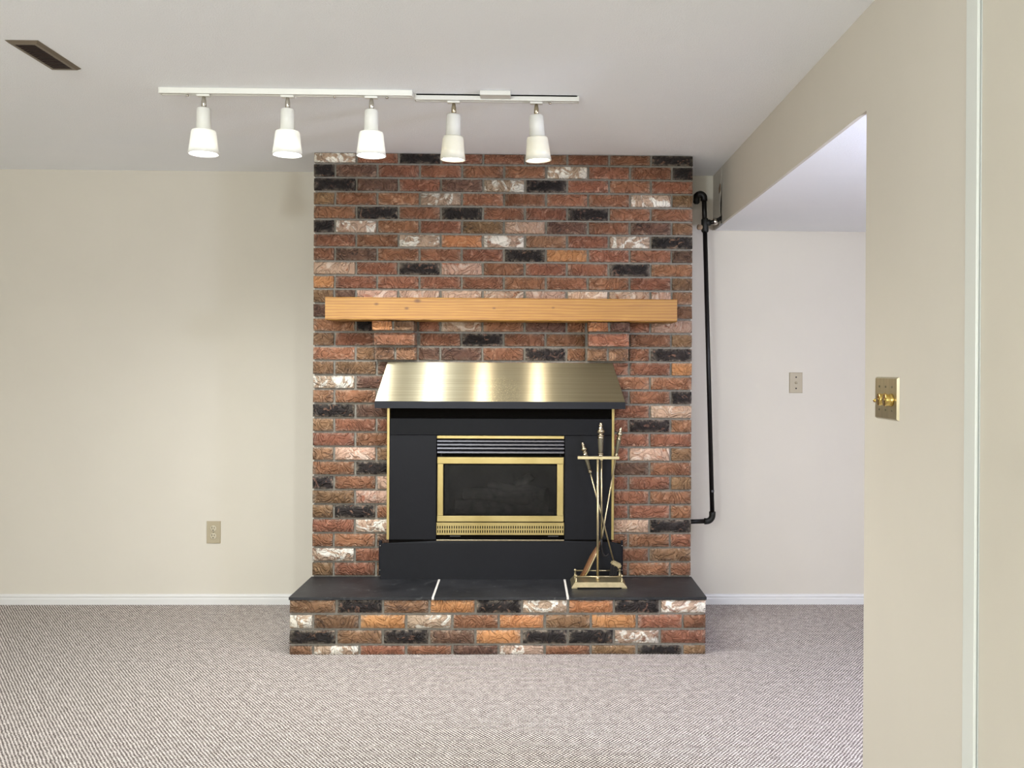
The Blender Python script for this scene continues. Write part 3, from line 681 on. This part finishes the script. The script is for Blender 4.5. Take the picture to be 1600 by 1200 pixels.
def lamp(label, x, y, mat, bulb, power, col, tilt, rn, rm, stem):
    t = thing('track_lamp', label, 'lamp', (x, y, ZT - .0215), 'track lamp heads')
    def W(o): o.parent = t; return o
    bm = bmesh.new(); add_box(bm, -.024, .024, -.012, .012, -.008, 0, .002); W(obj('adapter', bm, mat))
    bm = bmesh.new(); add_tube(bm, [(0, 0, -.008), (0, 0, -.026), (0, 0, -.046), (0, 0, -.052)], [.006, .009, .009, .003], 12); W(obj('swivel', bm, stem))
    R = Matrix.Translation((0, 0, -.050)) @ Matrix.Rotation(tilt[0], 4, 'X') @ Matrix.Rotation(tilt[1], 4, 'Y')
    bm = bmesh.new(); add_lathe(bm, [(.002, 0), (rn*.78, 0), (rn*.93, -.004), (rn, -.084), (rn*.9, -.084)], 28, R); W(obj('neck', bm, mat))
    bm = bmesh.new()
    add_lathe(bm, [(rn*.92, -.082), (rm*.76, -.084), (rm*.81, -.090), (rm*.90, -.135), (rm, -.172), (rm - .003, -.172), (rm*.88, -.135), (rm*.78, -.092), (rn*.9, -.086)], 32, R, cap=False); W(obj('bell_shade', bm, 'shade_white' if mat == 'white_enamel' else 'shade_cream'))
    bm = bmesh.new(); add_lathe(bm, [(.001, -.166), (rm*.5, -.1665), (rm - .007, -.1640), (rm - .006, -.158), (.02, -.10), (.001, -.10)], 28, R); W(obj('bulb', bm, bulb))
    l = bpy.data.lights.new('track_lamp_light', 'SPOT'); l.energy = power; l.color = col; l.spot_size = math.radians(166); l.spot_blend = 1.0; l.shadow_soft_size = .028
    o = bpy.data.objects.new('track_lamp_light', l); C.objects.link(o); o.parent = t
    o.matrix_local = R @ Matrix.Translation((0, 0, -.205))
WC, WW = (.91, .96, 1.0), (1.0, .92, .80)
for k, x in enumerate((-1.244, -.934, -.6225)):
    lamp(['bright white track lamp head closest to the free end of the long rail', 'bright white track lamp head in the middle of the long rail', 'bright white track lamp head on the long rail beside the short rail'][k], x, YT1, 'white_enamel', 'bulb_white', SPOT_W, WC, (.0, .0), .0270, .0555, 'chrome')
lamp('warm lit off-white track lamp head on the short rail beside the long rail', -.320, YT2, 'grey_track', 'bulb_warm', SPOT_WARM_W, WW, (.03, .02), .0290, .0485, 'pewter_brass')
lamp('warm lit off-white track lamp head at the free end of the short rail', -.0065, YT2, 'grey_track', 'bulb_warm', SPOT_WARM_W, WW, (.03, -.05), .0300, .0500, 'pewter_brass')

# ceiling lights out of sight: one in the hall round the corner, one added behind the camera as room fill
def dome(label, loc, power, col):
    hl = thing('unseen_ceiling_light', label, 'ceiling light', loc)
    bm = bmesh.new(); add_lathe(bm, [(.001, 0), (.15, 0), (.155, -.02), (.14, -.03)], 28); o = obj('lamp_base', bm, 'white_enamel'); o.parent = hl
    bm = bmesh.new(); add_lathe(bm, [(.138, -.022), (.13, -.05), (.09, -.08), (.04, -.092), (.001, -.095)], 28); o = obj('diffuser', bm, 'hall_bulb'); o.parent = hl
    l = bpy.data.lights.new('unseen_ceiling_glow', 'POINT'); l.energy = power; l.color = col; l.shadow_soft_size = .12
    o = bpy.data.objects.new('unseen_ceiling_glow', l); C.objects.link(o); o.parent = hl; o.location = (0, 0, -.26)
dome('round frosted flush ceiling light in the hall round the corner', (1.80, 2.35, ZS), HALL_W, (.70, .755, 1.0))
dome('added round frosted flush ceiling light for fill at the room rear', (-1.1, -1.2, H), ROOM_FILL_W, (.82, .92, 1.0))

# ------------------------------------------------------------------ ceiling vent
vx0, vx1, vy0, vy1 = -1.6945, -1.5891, 3.060, 3.349
vt = thing('ceiling_vent', 'brown slatted air vent set into the white ceiling', 'vent', ((vx0 + vx1)/2, (vy0 + vy1)/2, ZT))
bm = bmesh.new(); fwid = .021
def slope(o0, o1, z0, z1):
    A = [bm.verts.new((x, y, z0)) for x, y in ((vx0 + o0, vy0 + o0), (vx1 - o0, vy0 + o0), (vx1 - o0, vy1 - o0), (vx0 + o0, vy1 - o0))]
    B = [bm.verts.new((x, y, z1)) for x, y in ((vx0 + o1, vy0 + o1), (vx1 - o1, vy0 + o1), (vx1 - o1, vy1 - o1), (vx0 + o1, vy1 - o1))]
    for k in range(4): bm.faces.new((A[k], A[(k+1) % 4], B[(k+1) % 4], B[k]))
slope(0, .010, ZT, ZT - .008); slope(.010, fwid, ZT - .008, ZT - .008); slope(fwid, fwid, ZT - .008, ZT)
bmesh.ops.remove_doubles(bm, verts=bm.verts[:], dist=1e-6)
at_parent(obj('frame', bm, 'vent_frame'), vt)
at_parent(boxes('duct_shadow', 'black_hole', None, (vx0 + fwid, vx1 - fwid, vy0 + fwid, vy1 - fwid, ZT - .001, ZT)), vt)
nsl = 15
for i in range(nsl):
    y = vy0 + fwid + (vy1 - vy0 - 2*fwid)*(i + .5)/nsl
    bm = bmesh.new(); add_poly(bm, [(vx0 + fwid, y - .0018, ZT - .0046), (vx0 + fwid, y - .0018, ZT - .0078), (vx0 + fwid, y + .0018, ZT - .0078), (vx0 + fwid, y + .0018, ZT - .0046)], (vx1 - vx0 - 2*fwid, 0, 0))
    at_parent(obj('slat', bm, 'vent_slat'), vt)

# ------------------------------------------------------------------ black gas pipe beside the chimney
YP = 4.85
gp = thing('gas_pipe', 'black iron gas pipe running down the wall beside the brick chimney', 'pipe', (.9027, YP, .49))
def G(o): return at_parent(o, gp)
def tube(name, pts, r, mat, seg=14):
    bm = bmesh.new(); add_tube(bm, pts, r, seg); return G(obj(name, bm, mat))
tp, te, bt = Vector((.8510, YP, 2.140)), Vector((.8560, YP, 1.995)), Vector((.9027, YP, .515))
tube('pipe_run', [te, bt], .0115, 'black_iron'); tube('upper_pipe', [tp, te], .0125, 'black_iron')
def arc(c, r, a0, a1, n=7): return [(c[0] + r*math.cos(a0 + (a1 - a0)*i/n), YP, c[1] + r*math.sin(a0 + (a1 - a0)*i/n)) for i in range(n + 1)]
tube('elbow', [(.9027, YP, .530), (.9027, YP, .515)] + arc((.8727, .511), .030, 0, -PI/2) + [(.862, YP, .481)], [.0165, .0165] + [.0160]*8 + [.0165], 'fitting_iron')
tube('lower_run', [(.866, YP, .481), (XB + BW + .001, YP, .477)], .0118, 'black_iron')
tube('elbow', [(.8505, YP, 2.120)] + arc((.831, 2.135), .0195, 0, PI*.62) + [(.812, YP, 2.142)], [.0180] + [.0175]*8 + [.0180], 'black_iron')
tube('pipe_plug', [(.814, YP, 2.150), (.813, YP, 2.128), (.812, YP, 2.112), (.812, YP, 2.104)], [.0165, .0165, .0165, .010], 'fitting_iron')
tube('tee_fitting', [(te.x - .001, YP, 2.030), (te.x, YP, 2.024), (te.x + .001, YP, 1.966), (te.x + .001, YP, 1.960)], [.0155, .0185, .0185, .0155], 'fitting_iron')
tube('tee_branch', [(te.x, YP, 2.006), (.884, YP, 2.010)], .0160, 'fitting_iron')
tube('branch_pipe', [(.880, YP, 2.010), (.905, YP, 2.014), (.935, YP + .004, 2.030), (.965, YP + .006, 2.055)], .0105, 'black_iron')
tube('pipe_union', [(.898, YP, 2.0125), (.902, YP, 2.0130), (.914, YP, 2.0175), (.918, YP, 2.0190)], [.014, .0175, .0175, .014], 'chrome')
tube('pipe_plug', [(te.x - .012, YP, 1.985), (te.x - .034, YP, 1.986), (te.x - .040, YP, 1.986)], [.0125, .0145, .008], 'raw_gypsum')
tube('pipe_sticker', [(.8998, YP, .642), (.9003, YP, .628)], .0119, 'grey_badge')

# ------------------------------------------------------------------ wall plates
ot = thing('wall_outlet', 'almond duplex power outlet low on the wall beside the hearth', 'outlet', (-1.7075, YW, .382))
def plate(t, w_, h_, mat='almond_plastic'):
    bm = bmesh.new(); A = [bm.verts.new((sx_*w_/2, 0, sz_*h_/2)) for sx_, sz_ in ((-1, -1), (1, -1), (1, 1), (-1, 1))]; B = [bm.verts.new((v.co.x*.93, -.006, v.co.z*.955)) for v in A]
    bm.faces.new(B); bm.faces.new(A[::-1])
    for k in range(4): bm.faces.new((A[k], A[(k+1) % 4], B[(k+1) % 4], B[k]))
    o = obj('cover_plate', bm, mat); o.parent = t; return o
plate(ot, .0745, .118)
for sz in (.0205, -.0195):
    bm = bmesh.new(); add_lathe(bm, [(.001, 0), (.0165, 0), (.0165, .0035), (.015, .004), (.001, .004)], 20, Matrix.Translation((0, -.0055, sz)) @ Matrix.Rotation(PI/2, 4, 'X'))
    rc = obj('receptacle', bm, 'almond_light'); rc.parent = ot
    for dx, hh in ((-.0064, .009), (.0064, .0075)):
        o = boxes('slot', 'black_hole', rc, (dx - .0014, dx + .0014, -.0102, -.0094, sz + .001, sz + .001 + hh))
    bm = bmesh.new(); add_lathe(bm, [(.001, 0), (.0028, 0), (.0028, .0007), (.001, .0007)], 10, Matrix.Translation((0, -.0094, sz - .008)) @ Matrix.Rotation(PI/2, 4, 'X')); o = obj('ground_hole', bm, 'black_hole'); o.parent = rc
bm = bmesh.new(); add_lathe(bm, [(.001, 0), (.003, 0), (.0025, .0012), (.001, .0014)], 10, Matrix.Translation((0, -.006, 0)) @ Matrix.Rotation(PI/2, 4, 'X')); o = obj('screw', bm, 'tool_grip'); o.parent = ot
cb = thing('cable_plate', 'almond cable jack plate on the wall right of the pipe', 'wall plate', (1.3918, YW, 1.1888))
cb['label'] = 'small almond blank jack plate on the wall under the soffit'
plate(cb, .0725, .111)
for z in (.030, -.030):
    bm = bmesh.new(); add_lathe(bm, [(.001, 0), (.0042, 0), (.0036, .0014), (.001, .0016)], 10, Matrix.Translation((0, -.006, z)) @ Matrix.Rotation(PI/2, 4, 'X')); o = obj('screw', bm, 'black_iron'); o.parent = cb
bm = bmesh.new(); add_lathe(bm, [(.004, 0), (.0075, 0), (.0075, .002), (.0045, .0025), (.0042, .009), (.002, .009)], 14, Matrix.Translation((0, -.006, 0)) @ Matrix.Rotation(PI/2, 4, 'X')); o = obj('jack', bm, 'almond_plastic'); o.parent = cb

dm = thing('dimmer_plate', 'brass three-gang dimmer plate with two round knobs on right wall', 'dimmer switch', (XS, 2.5225, 1.1855))
bm = bmesh.new(); A = [bm.verts.new((0, a*.0815, b*.057)) for a, b in ((-1, -1), (1, -1), (1, 1), (-1, 1))]; B = [bm.verts.new((-.006, v.co.y*.955, v.co.z*.93)) for v in A]
bm.faces.new(B); bm.faces.new(A[::-1])
for k in range(4): bm.faces.new((A[k], A[(k+1) % 4], B[(k+1) % 4], B[k]))
o = obj('cover_plate', bm, 'steel_plate'); o.parent = dm
RX = Matrix.Rotation(-PI/2, 4, 'Y')
for y in (-.046, 0):
    bm = bmesh.new(); add_lathe(bm, [(.001, 0), (.0165, 0), (.0175, .002), (.0165, .006), (.0150, .009), (.0165, .019), (.0155, .0205), (.001, .0205)], 28, Matrix.Translation((-.006, y, -.003)) @ RX); o = obj('dimmer_knob', bm, 'bright_brass'); o.parent = dm
bm = bmesh.new(); add_box(bm, -.0095, -.006, .040, .052, -.014, .010, .001); add_tube(bm, [(-.008, .046, -.002), (-.016, .046, -.006), (-.022, .046, -.009)], [.005, .0045, .004], 10); o = obj('toggle', bm, 'bright_brass'); o.parent = dm
for y in (-.046, 0, .046):
    for z in (.031, -.031):
        bm = bmesh.new(); add_lathe(bm, [(.001, 0), (.0032, 0), (.0028, .0014), (.001, .0016)], 10, Matrix.Translation((-.006, y, z)) @ RX); o = obj('screw', bm, 'tool_grip'); o.parent = dm
